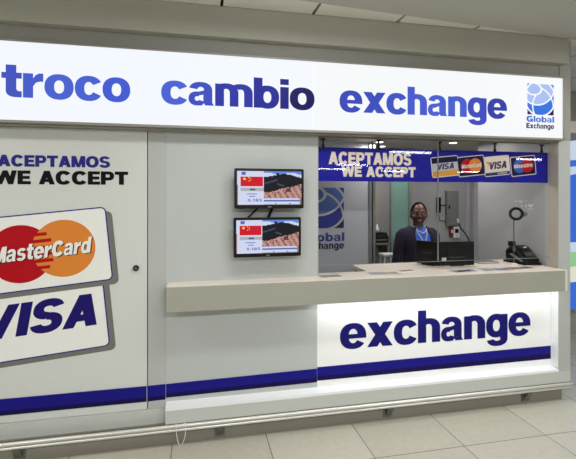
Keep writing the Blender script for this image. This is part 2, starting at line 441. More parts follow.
# ------------------------------------------------------------------ sign panel under the counter
LS = thing('counter_sign', (1.86, 0.07, 0.27), 'white sign panel with big navy word exchange under the counter', 'sign')
B().box(.868, 2.8565, .071, .0975, .27, .913).build('face_panel', mat('sign_white', (243, 244, 244), .35), LS)
B().box(2.8525, 2.8565, .0035, .0712, .276, .913).build('frame', M_white, LS)
text(B(), 'exchange', 1.040, 2.655, .536, .180, front(.0695), gap=4).build('lettering', mat('deep_blue_vinyl', (22, 20, 106), 0.5, spec=0.15), LS)
B().add([front(.0693)(*p) for p in [(.868,.353),(2.848,.366),(2.848,.433),(.868,.420)]], [(0,1,2,3)], 0)\
   .add([front(.0693)(*p) for p in [(.868,.322),(2.848,.326),(2.848,.366),(.868,.353)]], [(0,1,2,3)], 1).build('stripe', [M_blue, M_navy], LS)

# ------------------------------------------------------------------ counter
CT = thing('service_counter', (1.3, 0, 0.914), 'long beige service counter with cream top running below window and screens', 'counter')
B().box(.868, 2.8415, -.096, .19, 1.055, 1.076).box(-.173, .868, -.096, .068, 1.055, 1.075).build('worktop', M_cream, CT, bevel=.002)
B().box(-.173, 2.822, -.10, -.078, .914, 1.074).box(-.173, .86, -.078, .068, .914, .93).box(-.173, -.16, -.078, .068, .914, 1.056).box(.86, 2.822, -.078, .0, .914, .93).build('front_panel', M_cfront, CT, bevel=.002)
B().box(2.822, 2.8425, -.10, -.001, .914, 1.074).build('end_cap', mat('pale_edge', (214, 216, 208), .4), CT, bevel=.002)
IC = thing('inner_desk', (2.0, .35, 0), 'pale raised desk behind the counter carrying monitors and machine', 'desk')
B().box(1.30, 2.851, .1905, .52, 1.040, 1.0755).build('desk_top', M_cream, IC, bevel=.002)
B().box(1.31, 2.851, .20, .215, 0.0, 1.040).build('apron', mat('support_brown', (96, 84, 74), .5), IC)
B().box(1.31, 1.33, .215, .48, 0, 1.04).build('side_panel', mat('support_brown', (96, 84, 74), .5), IC)

# ------------------------------------------------------------------ bumper rail with brackets
BR = thing('bumper_rail', (0, -.02, .10), 'twin ridged metal bumper rail along the kiosk foot', 'rail')
def bar_prof(z, r): return [(-.008 - r*math.cos(t), z + r*math.sin(t)) for t in [PI/2*(k/4-1) for k in range(9)]] + [(-.002, z+r), (-.002, z-r)]
for z, r in ((.118, .010), (.143, .012)): B().prism(bar_prof(z, r), 'x', -3.2, 2.975).build('rail_bar', M_chrome, BR)
B().box(-3.2, 2.972, -.004, .0, .103, .158).build('backing', mat('rail_backing', (96, 94, 88), .5, .5), BR)
for x in (-1.06, .172, 1.402, 2.584):
    B().prism([(.044, .112), (-.022, .112), (-.016, .100), (.044, .022)], 'x', x-.022, x+.022).box(x-.034, x+.034, .036, .044, .02, .112).build('bracket', M_steel, BR, bevel=.002)
CB_ = B()
for dx in (0, .055):
    pts = [(-.115+dx+(.012 if dx else -.004)*math.sin(t/8*PI)*1.2 + (.02 if not dx else -.02)*(t/8), -.028-.006*math.sin(t/8*PI), .172 - .150*t/8) for t in range(9)]
    CB_.tube(pts, .0024, 8)
tag(CB_.build('loose_cable', mat('white_cable', (230, 230, 226), .4), smooth=True), 'thin white cable loop hanging behind the bumper rail', 'cable')

# ------------------------------------------------------------------ wall screens
def tv_cls(u, v):
    # 0 white, 1 red, 2 yellow, 3 grey, 4 blue, 5 dark, 6 pink stone, 7 sky, 8 pale cloud, 9 hill, 10 shade stone, 11 ink
    if u < .405:
        if .55 < v < .84 and .05 < u:
            if u > .39: return 0
            if math.hypot((u-.115)*1.8, v-.765) < .036: return 2
            for (a, b) in ((.175,.81),(.20,.78),(.20,.735),(.175,.70)):
                if math.hypot((u-a)*1.8, v-b) < .014: return 2
            return 1
        if .40 < v < .50 and u > .05: 
            if .2 < u < .27 and .43 < v < .47: return 11
            return 3
        if .87 < v < .97 and .06 < u < .135: return 4
        if .895 < v < .91 and .19 < u < .38 and int(u*90) % 3: return 3
        if .315 < v < .335 and .15 < u < .30: return 4
        if .245 < v < .262 and .19 < u < .27: return 4
        if u < .018 and v < .6: return 12
        return 0
    if v < .19:
        if u > .97: return 12
        if .10 < v < .15: return 4
        if .06 < v < .075 and .47 < u < .52: return 4
        if .03 < v < .055 and (.58 < u < .61): return 1
        if .03 < v < .055 and (.80 < u < .83): return 9
        return 0 if v > .02 else 3
    ridge = .87 + .05*math.sin((u-.55)*9) - .10*max(0, u-.8) + (.05 if abs(u-.62) < .02 else 0)
    wall = .33 + .27*max(0, (u-.50))/.5*1.05 + .02*(int(u*46) % 2)
    if v > ridge: return 7 if v > .93 + .03*math.sin(u*17) else 8
    if v > wall:
        if abs(v - (.74 - .55*abs(u-.62) - .12*(u > .62))) < .022 and u < .72: return 9
        if abs(v-wall) < .03 and u < .8: return 6
        return 5
    if .40 < u < 1:
        if (u-.72) > 0 and abs(u-.79) < .035 and v > .38: return 10
        if abs(u-.585) < .012 and v > wall-.12: return 10
        n = math.sin(u*91 + v*57)*math.sin(u*33 - v*121)
        if n > .45: return 12
        if n < -.5: return 10
        return 6
    return 0
def tv(loc, label):
    t = thing('wall_screen', loc, label, 'screen', 'currency screens on the wall')
    w, h = .478, .272
    b = B().prism(rrect(w, h, .008, 3)[::1], 'y', -.022, .012)
    b.box(-.18, .18, .012, .034, -.10, .08).xf(Matrix.Translation(loc)); b.build('casing', M_black, t, bevel=.003)
    g = B(); grid(g, 76, 42, tv_cls, front(-.0225), -.222, .222, -.110, .118)
    text(g, '0.185', -.150, -.085+.03, -.088, .018, front(-.0232), gap=16, mis=4)
    cols = [(216,222,246), (214,22,44), (250,220,90), (176,180,190), (88,112,196), (26,26,34), (206,158,146), (104,140,226), (214,222,244), (70,76,96), (96,66,72), (80,80,110), (160,116,108)]
    g.xf(Matrix.Translation(loc)).build('screen', [emat('tvpix_%d' % i, c, .92) for i, c in enumerate(cols)], t)
    m = B().box(-.05, .05, .034, .075, -.05, .05).xf(Matrix.Translation(loc)); m.build('wall_mount', M_steel, t)
    l = B().box(-.012, .012, -.0236, -.022, -.128, -.122).xf(Matrix.Translation(loc)); l.build('badge', mat('badge_grey', (150, 150, 150), .3, .6), t)
    return t
t1 = tv((.504, -.008, 1.704), 'upper of two black wall screens showing red flag and stone wall picture')
t2 = copy_tree(t1, (.492, -.006, 1.374), 'lower of two black wall screens showing red flag and stone wall picture')
t2.scale = (.97, 1, .985)
WORLD[t2.name] = (.492, -.006, 1.374)
cab = B()
for a, b2 in (((.46, .03, 1.60), (.36, .045, 1.50)), ((.545, .03, 1.60), (.505, .045, 1.50))):
    a, b2 = Vector(a), Vector(b2); mid = (a+b2)/2 + Vector((.004, .012, 0))
    cab.tube([a, mid, b2], [.010, .009, .010] if a.x > .5 else [.006]*3, 8)
tag(cab.build('screen_cable', M_black, smooth=True), 'short black cables running between the two wall screens', 'cable')

# ------------------------------------------------------------------ service window
G1 = glass_mat('clear_glass')
win = struct(B().box(.868, 2.851, .078, .102, 2.080, 2.0985).build('window_1', mat('window_channel', (128, 122, 112), .45, .3)))
for a, b in ((.869, 1.839), (1.844, 2.855)): B().box(a, b, .086, .094, 1.150, 2.081).build('pane', G1, win)
B().box(1.8385, 1.8445, .085, .095, 1.150, 2.081).build('pane_joint', mat('glass_edge', (126, 136, 134), .3), win)
B().box(.869, 2.855, .0855, .0945, 1.1475, 1.1505).build('pane_edge', mat('glass_edge', (126, 136, 134), .3), win)
struct(B().box(.868, .876, .07, .16, 1.076, 2.094).build('trim_6', M_wall))

# ------------------------------------------------------------------ blue banner behind the glass
BN = thing('hanging_banner', (1.86, .11, 1.765), 'blue banner with cream lettering and four payment cards behind the glass', 'banner')
B().box(.880, 2.856, .110, .116, 1.763, 2.012).build('banner_sheet', M_bann, BN)
BY = .1095
text(B(), 'ACEPTAMOS', .966, 1.629, 1.888, .092, front(BY), gap=4).build('lettering', M_bant, BN)
text(B(), 'WE ACCEPT', 1.066, 1.665, 1.797, .078, front(BY), gap=4).build('lettering', M_bant, BN)
PAL = [M_bant, M_bannavy, M_gold, M_mcred, M_mcor, M_mblue, mat('banner_card_grey', (190, 190, 196), .4), mat('banner_ink', (28, 20, 90), .4)]
def bcard(cx, cz, kind):
    b = B(); f = lambda d: tilted(cx, cz, 6.0, BY - d); w, h = .236, .160
    face(b, rrect(w, h, .014), f(0), 0)
    iw, ih = w-.012, h-.012
    if kind == 'visa':
        face(b, rrect(iw, ih, .010), f(.0004), 6)
        face(b, rect(-iw/2, iw/2, .030, ih/2), f(.0008), 1); face(b, rect(-iw/2, iw/2, -ih/2, -.032), f(.0008), 2)
        text(b, 'VISA', -.076, .076, -.022, .046, f(.0012), gap=4, shear=.25, mis=7)
    elif kind == 'electron':
        face(b, rrect(iw, ih, .010), f(.0004), 0); face(b, rect(-iw/2, iw/2, -ih/2, -.050), f(.0008), 7)
        text(b, 'VISA', -.080, .085, -.024, .058, f(.0012), gap=4, shear=.25, mis=7)
        face(b, [(-.098, .040), (-.062, .034), (-.056, .012), (-.072, .012)], f(.0014), 4)
        for k in range(7): face(b, rect(.0+k*.0125, .009+k*.0125, -.068, -.056), f(.0012), 6)
    else:
        face(b, rrect(iw, ih, .010), f(.0004), 1); m = kind == 'mc'
        face(b, ell(-.036, 0, .057, .057), f(.0008), 3 if m else 5); face(b, ell(.036, 0, .057, .057), f(.0011), 4 if m else 3)
        text(b, 'MasterCard' if m else 'Maestro', -.088, .086, -.014, .024, f(.0015), gap=7, shear=.12, mis=0, caps=1.3)
    return b.build('card_print', PAL, BN)
bcard(1.915, 1.884, 'visa'); bcard(2.146, 1.892, 'mc'); bcard(2.378, 1.896, 'electron'); bcard(2.622, 1.900, 'maestro')
for x in (.925, 1.36, 1.87, 2.36, 2.80):
    B().box(x-.016, x+.016, .104, .122, 2.068, 2.078).box(x-.005, x+.005, .108, .118, 2.025, 2.070).box(x-.009, x+.009, .106, .119, 2.000, 2.030).build('clip', M_blackm, BN)

# ------------------------------------------------------------------ kiosk interior
struct(B().box(.3, 3.6, 1.9, 1.95, 0, 2.2).build('wall_inner_back', M_iwall))
struct(B().box(2.8605, 2.929, .141, 1.02, 0, 2.2).box(2.8605, 2.8695, .0985, .141, 1.077, 2.0995).build('wall_inner_side', M_iside))
struct(B().box(2.931, 3.65, .98, 1.02, 0, 2.2).box(3.6, 3.65, 1.02, 1.95, 0, 2.2).build('wall_inner_right', M_iwall))
struct(B().box(.3, .35, .2, 1.9, 0, 2.2).build('wall_inner_left', M_iwall))
struct(B().box(.3, 3.65, .201, 1.95, 2.20, 2.30).box(.3, 2.97, .106, .201, 2.098, 2.11).build('ceiling_inner', mat('inner_ceiling', (176, 172, 164), .7)))
struct(B().box(.35, 1.735, 1.2, 1.24, 0, 2.2).build('wall_partition', M_ipart))
struct(B().box(1.735, 1.765, 1.185, 1.255, 0, 2.2).box(1.778, 1.806, 1.185, 1.255, 0, 2.2).box(2.165, 2.185, 1.59, 1.63, 0, 2.2).box(2.385, 2.42, 1.58, 1.64, 0, 2.2).build('trim_7', M_post, bevel=.003))
struct(B().box(3.31, 3.35, 1.86, 1.90, 0, 2.2).box(3.40, 3.50, 1.84, 1.90, 0, 2.2).build('trim_9', M_iend, bevel=.003))
struct(B().box(1.807, 2.165, 1.885, 1.90, 0, 2.2).build('trim_8', M_ibeige))
struct(B().box(2.185, 2.385, 1.60, 1.61, 0, 2.2).build('window_2', mat('green_frosted_glass', (112, 150, 138), .25)))
# partly hidden emblem on the frosted panel
pe = B(); pf = front(1.1985)
grid(pe, 110, 110, lambda u, v: (0 if globe_cls(u, v) is None else globe_cls(u, v)), pf, 1.055, 1.470, 1.335, 1.738)
text(pe, 'Global', 1.045, 1.475, 1.205, .062, pf, gap=12, mis=5, caps=1.36)
text(pe, 'Exchange', 1.040, 1.472, 1.128, .052, pf, gap=12, mis=6, caps=1.36)
tag(pe.build('partition_emblem', [mat('emb_line', (196,198,202), .5), mat('emb_pale', (84,112,182), .5), mat('emb_strong', (34,44,150), .5), mat('emb_navy', (22,18,66), .5), mat('emb_mid', (44,58,154), .5), mat('emb_word', (52,58,150), .5), mat('emb_dark', (24,18,58), .5)]),
    'blue square globe emblem and two words on the frosted panel', 'emblem')
# recessed downlights in the kiosk ceiling
M_lamp = emat('lamp_glow', (255, 244, 226), 3.5)
def downlight(x, y, label):
    d = thing('downlight', (x, y, 2.20), label, 'lamp', 'small round downlights in the kiosk ceiling')
    B().tube([(x, y, 2.20), (x, y, 2.190)], .052, 24).build('rim', mat('lamp_rim', (190, 186, 178), .4, .4), d)
    B().tube([(x, y, 2.191), (x, y, 2.186)], .036, 20).build('lens', M_lamp, d)
    return d
def spot(x, y, z, p, size=.12, col=(1, .97, .93)):
    l = bpy.data.lights.new('downlight_lamp', 'AREA'); l.shape = 'DISK'; l.size = size; l.energy = p; l.color = col
    o = bpy.data.objects.new('downlight_lamp', l); o.location = (x, y, z); COL.objects.link(o); return o
DL = [(1.80, 1.08), (1.98, 1.42), (3.07, 1.235), (2.25, .62), (2.55, .98)]
DN = ['small downlight above the frosted emblem panel', 'small downlight in the recess beside the green glass', 'small downlight in front of the grey electrical box',
      'small downlight above the black monitors', 'small downlight above the black counting machine']
for (x, y), n in zip(DL, DN):
    downlight(x, y, n); spot(x, y, 2.18, 3.0)

# electrical box and small wall devices
EB = thing('electrical_box', (3.125, 1.90, 1.285), 'grey metal electrical box on the wall behind the clerk', 'box')
B().box(3.035, 3.195, 1.855, 1.90, 1.285, 1.719).build('housing', M_elbox, EB, bevel=.004)
B().box(3.050, 3.180, 1.848, 1.855, 1.305, 1.65).build('cover_door', M_elbox, EB, bevel=.003)
B().box(3.055, 3.070, 1.842, 1.848, 1.50, 1.54).build('latch', M_black, EB)
tag(B().box(2.915, 2.955, 1.855, 1.90, 1.45, 1.64).box(2.93, 2.95, 1.845, 1.856, 1.60, 1.63).build('wall_handset', M_blackm, bevel=.006), 'slim black handset on the wall beside the electrical box', 'handset')
tag(B().tube([(2.955, 1.893, 1.545), (2.99, 1.890, 1.542), (3.034, 1.89, 1.545)], .005, 8).build('wall_cable', M_black, smooth=True), 'upper thin cable from black handset to electrical box', 'cable')
tag(B().tube([(2.945, 1.893, 1.449), (2.955, 1.893, 1.36), (3.034, 1.89, 1.345)], .004, 8).build('wall_cable', M_black, smooth=True), 'lower thin cable from black handset to electrical box', 'cable')
tag(B().box(3.085, 3.128, 1.865, 1.90, 1.15, 1.275).box(3.095, 3.118, 1.858, 1.866, 1.20, 1.24, 1).build('red_call_point', [mat('call_red', (110, 26, 34), .4), M_whitev], bevel=.004), 'small dark red box on wall under the electrical box', 'alarm box')
tag(B().box(3.135, 3.215, 1.865, 1.90, 1.14, 1.275).box(3.15, 3.20, 1.860, 1.866, 1.20, 1.25, 1).box(3.165, 3.18, 1.858, 1.866, 1.16, 1.175, 2).build('keypad', [M_whitev, M_blackm, mat('key_red', (190, 30, 34), .4)], bevel=.004), 'small white keypad with dark display below electrical box', 'keypad')
# marks on the side wall
SK = thing('wall_sticker', (2.8598, .40, 1.56), 'small white marks on side wall above the round mirror', 'sticker')
for (y, z, w, h) in ((.30,1.575,.05,.007), (.24,1.578,.03,.006), (.36,1.575,.03,.006), (.30,1.560,.02,.006), (.24,1.530,.012,.018), (.29,1.528,.012,.014), (.185,1.508,.05,.006), (.185,1.526,.016,.020), (.17,1.535,.012,.02), (.205,1.535,.012,.02)):
    y += .115; z += .030
    B().box(2.8592, 2.8600, y-w/2, y+w/2, z, z+h).build('printed_mark', mat('sticker_white', (232, 232, 232), .5), SK)
# shelf, printer, bottle, stool
SH = thing('printer_shelf', (2.06, 1.75, 1.10), 'narrow dark shelf in the recess beside green glass', 'shelf')
B().box(1.93, 2.20, 1.62, 1.884, 1.10, 1.122).build('shelf_board', mat('shelf_grey', (110, 106, 100), .4), SH, bevel=.003)
for x in (1.95, 2.16): B().box(x, x+.02, 1.70, 1.884, .98, 1.10).build('bracket', M_steel, SH)
PRN = thing('receipt_printer', (2.09, 1.75, 1.122), 'small black printer on the dark shelf near green glass', 'printer')
B().prism([(1.66, 1.122), (1.84, 1.122), (1.84, 1.235), (1.72, 1.235), (1.66, 1.19)], 'x', 2.0, 2.175).build('housing', M_black, PRN, bevel=.008)
B().box(2.02, 2.155, 1.655, 1.675, 1.150, 1.163).build('paper_slot', mat('slot_grey', (120, 120, 122), .4), PRN)
tag(B().loft([(2.075, 1.76, 1.235, .024, .024), (2.075, 1.76, 1.285, .024, .024), (2.075, 1.76, 1.298, .010, .010), (2.075, 1.76, 1.325, .009, .009)], 16).build('pump_bottle', mat('bottle_white', (225, 225, 222), .3), smooth=True), 'small white bottle standing on the black printer', 'bottle')
SL = thing('metal_stool', (1.955, 1.22, 0), 'white metal stool seen over the counter beside the clerk', 'stool')
B().box(1.885, 2.03, 1.16, 1.30, 1.035, 1.062).build('seat', mat('stool_white', (222, 222, 220), .35), SL, bevel=.006)
for (x, y) in ((1.905, 1.18), (2.01, 1.18), (1.905, 1.28), (2.01, 1.28)):
    sx = .02 if x > 1.95 else -.02
    B().tube([(x, y, 1.036), (x+sx, y, 0)], .011, 10).build('leg', mat('stool_white', (222, 222, 220), .35), SL, smooth=True)
B().tube([(1.905, 1.18, .95), (2.01, 1.18, .95)], .008, 8).build('stretcher', mat('stool_white', (222, 222, 220), .35), SL)

# monitors seen from the back
def monitor(loc, rz, w, h, label):
    t = thing('desk_monitor', loc, label, 'monitor', 'black monitors on the clerk desk', rz)
    b = B().prism(rrect(w, h, .008, 3), 'y', .0, .022)
    b.v = [(x, y, z + h/2 + .005) for x, y, z in b.v]; b.build('casing', M_black, t, bevel=.003, local=True)
    b = B().prism([(-w*.34, .05), (w*.34, .05), (w*.30, h*.72), (-w*.30, h*.72)], 'y', -.007, .001); b.build('rear_housing', M_black, t, bevel=.006, local=True)
    B().box(-w/2+.012, w/2-.012, .0218, .0228, .028, h).build('screen', mat('screen_black', (8, 8, 10), .12), t, local=True)
    B().box(-.06, .06, -.004, .055, 0, .006).build('base', M_blackm, t, bevel=.003, local=True)
    B().box(-.03, .03, .022, .034, .004, .08).build('stand', M_blackm, t, local=True)
    return t
m1 = monitor((1.905, .352, 1.0765), math.radians(-62), .215, .196, 'black monitor turned sideways with faint wordmark in front of clerk')
for k in range(1): B().box(-.045, .045, -.0085, -.0068, .100, .108).build('wordmark', mat('wordmark_grey', (60, 60, 64), .4), m1, local=True)
m2 = monitor((2.125, .262, 1.0765), math.radians(-3), .300, .196, 'black monitor back with white port sticker beside the microphone')
B().box(-.140, -.100, -.0012, 0.0, .045, .072).build('sticker', mat('sticker_pale', (190, 190, 186), .5), m2, local=True)
B().tube([(-.08, -.010, .075), (0, -.013, .072), (.06, -.011, .076), (.064, -.010, .088)], .003, 8).build('cable', mat('dark_cable', (60, 60, 62), .4), m2, local=True)
# gooseneck microphone
MC = thing('gooseneck_microphone', (2.335, .43, 1.0765), 'thin black gooseneck microphone rising behind the monitor', 'microphone')
B().loft([(2.335, .43, 1.0765, .035, .035), (2.335, .43, 1.09, .033, .033), (2.335, .43, 1.10, .012, .012)], 20).build('base', M_blackm, MC)
pts = [(2.335, .43, 1.09), (2.345, .43, 1.17), (2.352, .43, 1.235), (2.340, .43, 1.285), (2.305, .43, 1.335), (2.265, .43, 1.375), (2.243, .43, 1.43)]
B().tube(pts, .0065, 10).build('neck', M_black, MC, smooth=True)
B().tube([(2.245, .43, 1.42), (2.238, .43, 1.445)], [.007, .009], 12).ball((2.238, .43, 1.446), (.010, .010, .011), 12).build('capsule', mat('mic_grey', (190, 190, 188), .4), MC, smooth=True)
# round mirror on a rod
MX, MY = 2.627, .222
MR = thing('round_mirror', (MX, MY, 1.0765), 'round black rimmed mirror on a thin rod stand', 'mirror')
B().loft([(MX, MY, 1.0765, .030, .030), (MX, MY, 1.086, .028, .028), (MX, MY, 1.092, .008, .008)], 20).build('base', M_cream, MR)
B().tube([(MX, MY, 1.085), (MX, MY, 1.45)], .0042, 10).box(MX-.012, MX+.010, MY-.008, MY+.008, 1.19, 1.228).build('rod', mat('rod_grey', (96, 94, 90), .4, .5), MR)
c = Vector((MX + .022, MY, 1.505)); d = Vector((-.60, -.78, .05)).normalized()
up = Vector((0, 0, 1)); rt = d.cross(up).normalized(); up2 = rt.cross(d)
ringp = [c + rt*.045*math.cos(2*PI*i/40) + up2*.045*math.sin(2*PI*i/40) for i in range(41)]
B().tube(ringp, .012, 10).build('rim', M_black, MR, smooth=True)
B().tube([c + d*.004, c - d*.01], .042, 32).build('mirror_disc', mat('mirror_grey', (150, 156, 152), .25), MR)
B().tube([c - rt*.055 - d*.004, c - rt*.066 - d*.03], .022, 16).build('pivot', mat('pivot_pale', (150, 148, 142), .3, .5), MR)
# black counting machine
CM = thing('counting_machine', (2.77, .29, 1.0765), 'bulky black counting machine on counter at the window corner', 'machine')
prof = [(.175, 1.082), (.42, 1.082), (.42, 1.190), (.38, 1.222), (.31, 1.228), (.265, 1.205), (.22, 1.165), (.175, 1.130)]
b = B()
secs = [(2.692, .0), (2.705, .012), (2.73, .02), (2.81, .02), (2.835, .012), (2.846, -.002)]
vs = []; n = len(prof)
for (x, g) in secs:
    for (y, z) in prof: vs.append((x, y + (.02-g if y < .30 else g-.02), 1.082 + (z-1.082)*(1 - (.02-g)*9)))
fs = [(i*n+j, i*n+(j+1) % n, (i+1)*n+(j+1) % n, (i+1)*n+j) for i in range(len(secs)-1) for j in range(n)] + [tuple(range(n))[::-1], tuple(range((len(secs)-1)*n, len(secs)*n))]
b.add(vs, fs).build('housing', M_black, CM, bevel=.006)
B().box(2.686, 2.850, .168, .426, 1.0765, 1.092).build('base', M_blackm, CM, bevel=.004)
B().prism([(.185, 1.112), (.19, 1.102), (.33, 1.150), (.325, 1.160)], 'x', 2.672, 2.690).build('note_tray', mat('tray_smoke', (120, 120, 120), .2), CM, bevel=.002)
B().prism([(.185, 1.150), (.190, 1.145), (.225, 1.176), (.222, 1.182)], 'x', 2.72, 2.80).build('front_slot', mat('guide_grey', (70, 70, 74), .25), CM, bevel=.002)
B().box(2.70, 2.745, .34, .385, 1.215, 1.258).build('display', M_blackm, CM, bevel=.004)
B().box(2.765, 2.795, .270, .276, 1.209, 1.219).build('badge', mat('badge_white', (220, 220, 216), .4), CM)
# trays and leaflets
def leaflet(cx, cy, w, l, rot, z, cols, label):
    b = B().box(-w/2, w/2, -l/2, l/2, 0, .003)
    for i, (x0, x1, y0, y1, mi) in enumerate(cols):
        b.add([(x0*w, y0*l, .0034), (x1*w, y0*l, .0034), (x1*w, y1*l, .0034), (x0*w, y1*l, .0034)], [(0, 1, 2, 3)], mi)
    o = b.build('leaflet', [M_paper, mat('print_blue', (132, 136, 160), .5), mat('print_grey', (150, 146, 142), .5), mat('print_brown', (150, 122, 106), .5), mat('print_dark', (104, 98, 100), .5)])
    o.location = (cx, cy, z); o.rotation_euler.z = math.radians(rot)
    return tag(o, label, 'leaflet', 'leaflets lying on the counter')
leaflet(.955, .035, .17, .11, 4, 1.0765, [(-.45, .45, -.42, .42, 2)], 'plain grey leaflet on the counter under the emblem panel')
leaflet(1.38, .06, .26, .13, -6, 1.0765, [(-.45, .1, -.4, .4, 2), (.12, .42, -.1, .35, 3), (.12, .45, -.4, -.2, 4)], 'leaflet with brown picture on counter left of the clerk')
leaflet(1.60, .135, .16, .09, 14, 1.0765, [(-.4, .4, -.3, .3, 3)], 'small brown leaflet on the counter before the clerk')
leaflet(2.02, .03, .22, .12, 8, 1.0765, [(-.45, .45, -.4, .4, 1), (-.3, .3, -.2, .1, 0)], 'pale blue printed leaflet on the counter below the monitors')
leaflet(2.30, .035, .24, .13, -5, 1.0765, [(-.45, -.1, -.4, .4, 2), (-.05, .45, -.4, .35, 1)], 'two tone leaflet on the counter beside the blue one')
leaflet(2.54, .05, .26, .12, 3, 1.0765, [(-.45, .0, -.4, .4, 3), (.05, .45, -.3, .4, 4)], 'brown and dark leaflet on counter nearest the window corner')
PT = thing('coin_tray', (2.46, .385, 1.0765), 'low grey coin tray on the counter beside the machine', 'tray')
B().box(2.375, 2.565, .32, .45, 1.0765, 1.090).build('tray_body', mat('coin_tray_grey', (170, 166, 160), .4), PT, bevel=.004)
B().box(2.388, 2.552, .335, .435, 1.0895, 1.0910).build('tray_inset', mat('coin_inset', (110, 108, 106), .4), PT)

# ------------------------------------------------------------------ the clerk
PX, PY = 2.165, .98
PS = thing('person', (PX, PY, 0), 'smiling person in dark navy jacket and blue blouse standing behind the counter', 'person')
def limb(bd, pts, rs, n=14):
    pts = [Vector(p) for p in pts]
    d0 = (pts[0]-pts[1]).normalized(); d1 = (pts[-1]-pts[-2]).normalized()
    P = [pts[0] + d0*rs[0]*.7] + pts + [pts[-1] + d1*rs[-1]*.7]; R = [rs[0]*.45] + list(rs) + [rs[-1]*.45]
    return bd.tube(P, R, n)
def lift(bd):
    """set the shoulder line a little higher"""
    bd.v = [(x, y, z + .033*max(0, min(1, (z-1.0)/.25))*(1 if z < 1.33 else max(0, (1.37-z)/.04))) for x, y, z in bd.v]
    return bd
HT = math.radians(-24)
HC = Vector((0, -.012, 1.478)); RH = Matrix.Rotation(HT, 3, 'Z')
def hd(p): return RH @ Vector(p) + HC
def head_mesh(bd, s=1.0):
    n, h = 32, 24; vs = []
    for i in range(h+1):
        ph = PI*i/h; z = .112*math.cos(ph); r = math.sin(ph)
        for j in range(n):
            th = 2*PI*j/n; cx, sy = math.cos(th), math.sin(th)
            x = .074*r*cx; y = .092*r*sy
            if z < -.02:
                k = min(1, (-.02 - z)/.092); x *= 1 - .30*k*k; 
                if sy < 0: y *= 1 - .02*k
                else: y *= 1 - .45*k
            if sy < -.3 and -.06 < z < .05: y *= .97
            vs.append(hd((x*s, y*s, z*s)))
    fs = [(i*n+j, (i+1)*n+j, (i+1)*n+(j+1) % n, i*n+(j+1) % n) for i in range(h) for j in range(n)]
    bd.add(vs, fs)
body = B(); head_mesh(body)
body.ball(hd((0, -.072, -.082)), (.026, .022, .020), 14)                                     # chin
body.tube([hd((0, -.086, .018)), hd((0, -.098, -.008)), hd((0, -.106, -.026)), hd((0, -.092, -.034))], [.008, .011, .015, .010], 12)   # nose
for s in (-1, 1):
    body.ball(hd((s*.014, -.094, -.028)), (.010, .010, .008), 10)
    body.ball(hd((s*.044, -.066, -.024)), (.022, .020, .018), 12)                            # cheeks
    body.ball(hd((s*.076, .004, -.010)), (.010, .020, .032), 12, rot=RH)                     # ears
    body.ball(hd((s*.030, -.082, .030)), (.022, .010, .007), 12, rot=RH)                     # brows
body.ball(hd((0, -.084, -.056)), (.026, .014, .013), 12, rot=RH)
limb(body, [(0, .012, 1.27), (0, .006, 1.34), (0, -.002, 1.42)], [.058, .050, .050], 18)
body.loft([(0, .01, .80, .165, .115), (0, .01, .90, .170, .118), (0, .008, 1.00, .135, .095), (0, .0, 1.10, .142, .100), (0, .0, 1.20, .160, .105), (0, .008, 1.27, .165, .085), (0, .012, 1.315, .095, .060)], 28)
ARM = {}
for s in (-1, 1):
    sh = Vector((s*.165, .012, 1.262)); el = Vector((s*.196, .035, 1.005)); wr = Vector((s*.200, -.075, .790))
    ARM[s] = (sh, el, wr)
    limb(body, [sh, (sh+el)/2, el, (el+wr)/2, wr], [.046, .042, .036, .033, .025], 14)
    limb(body, [(s*.09, .01, .84), (s*.095, .0, .64), (s*.092, .005, .45), (s*.095, .015, .25), (s*.095, .02, .08)], [.085, .075, .055, .050, .034], 16)
    fd = Vector((-s*.06, -.22, -1)).normalized(); side = Vector((0, -1, 0)) - fd*fd.dot(Vector((0, -1, 0))); side = -side.normalized()
    pc = wr + fd*.045
    body.ball(pc, (.016, .040, .050), 14)
    for k, ln in enumerate((.062, .074, .068, .052)):
        r0 = wr + fd*.084 + side*(-.027 + k*.018)
        limb(body, [r0 - fd*.02, r0 + fd*ln*.45, r0 + fd*ln*.75 - Vector((s*.008, 0, 0)), r0 + fd*ln*.95 - Vector((s*.02, 0, 0))], [.0095, .009, .0082, .0075], 8)
    t0 = wr + fd*.03 - side*.03
    limb(body, [t0, t0 - side*.022 + fd*.03, t0 - side*.020 + fd*.052 - Vector((s*.008, 0, 0))], [.011, .010, .008], 8)
M_skin = mat('dark_skin', (96, 60, 47), .45, speck=.05, scale=200)
bo = lift(body).build('body', M_skin, PS, local=True)
rm = bo.modifiers.new('remesh', 'REMESH'); rm.mode = 'VOXEL'; rm.voxel_size = .006; rm.use_smooth_shade = True
sm = bo.modifiers.new('smooth', 'SMOOTH'); sm.factor = .5; sm.iterations = 3
# hair drawn back
hb = B()
n, h = 32, 20; vs = []
for i in range(h+1):
    ph = PI*i/h
    for j in range(n):
        th = 2*PI*j/n
        x = .079*math.sin(ph)*math.cos(th); y = .096*math.sin(ph)*math.sin(th); z = .106*math.cos(ph)
        vs.append(hd((x, y + .0155, z*(1 if z > 0 else .85) + .0145)))
hb.add(vs, [(i*n+j, (i+1)*n+j, (i+1)*n+(j+1) % n, i*n+(j+1) % n) for i in range(h) for j in range(n)])
hb.ball(hd((0, .105, .03)), (.042, .036, .042), 16)
hb.build('hair', mat('black_hair', (10, 8, 8), .85, speck=.3, scale=300, bump=.6, spec=.1), PS, smooth=True, local=True)
for s in (-1, 1):
    ey = B().ball(hd((s*.031, -.0795, .012)), (.0125, .006, .0065), 14, 0, RH).ball(hd((s*.031 - .001, -.0845, .012)), (.0055, .003, .0055), 12, 1, RH)
    ey.build('eye', [mat('eye_white', (190, 182, 172), .5), mat('iris_dark', (22, 14, 10), .2)], PS, smooth=True, local=True)
mo = B()
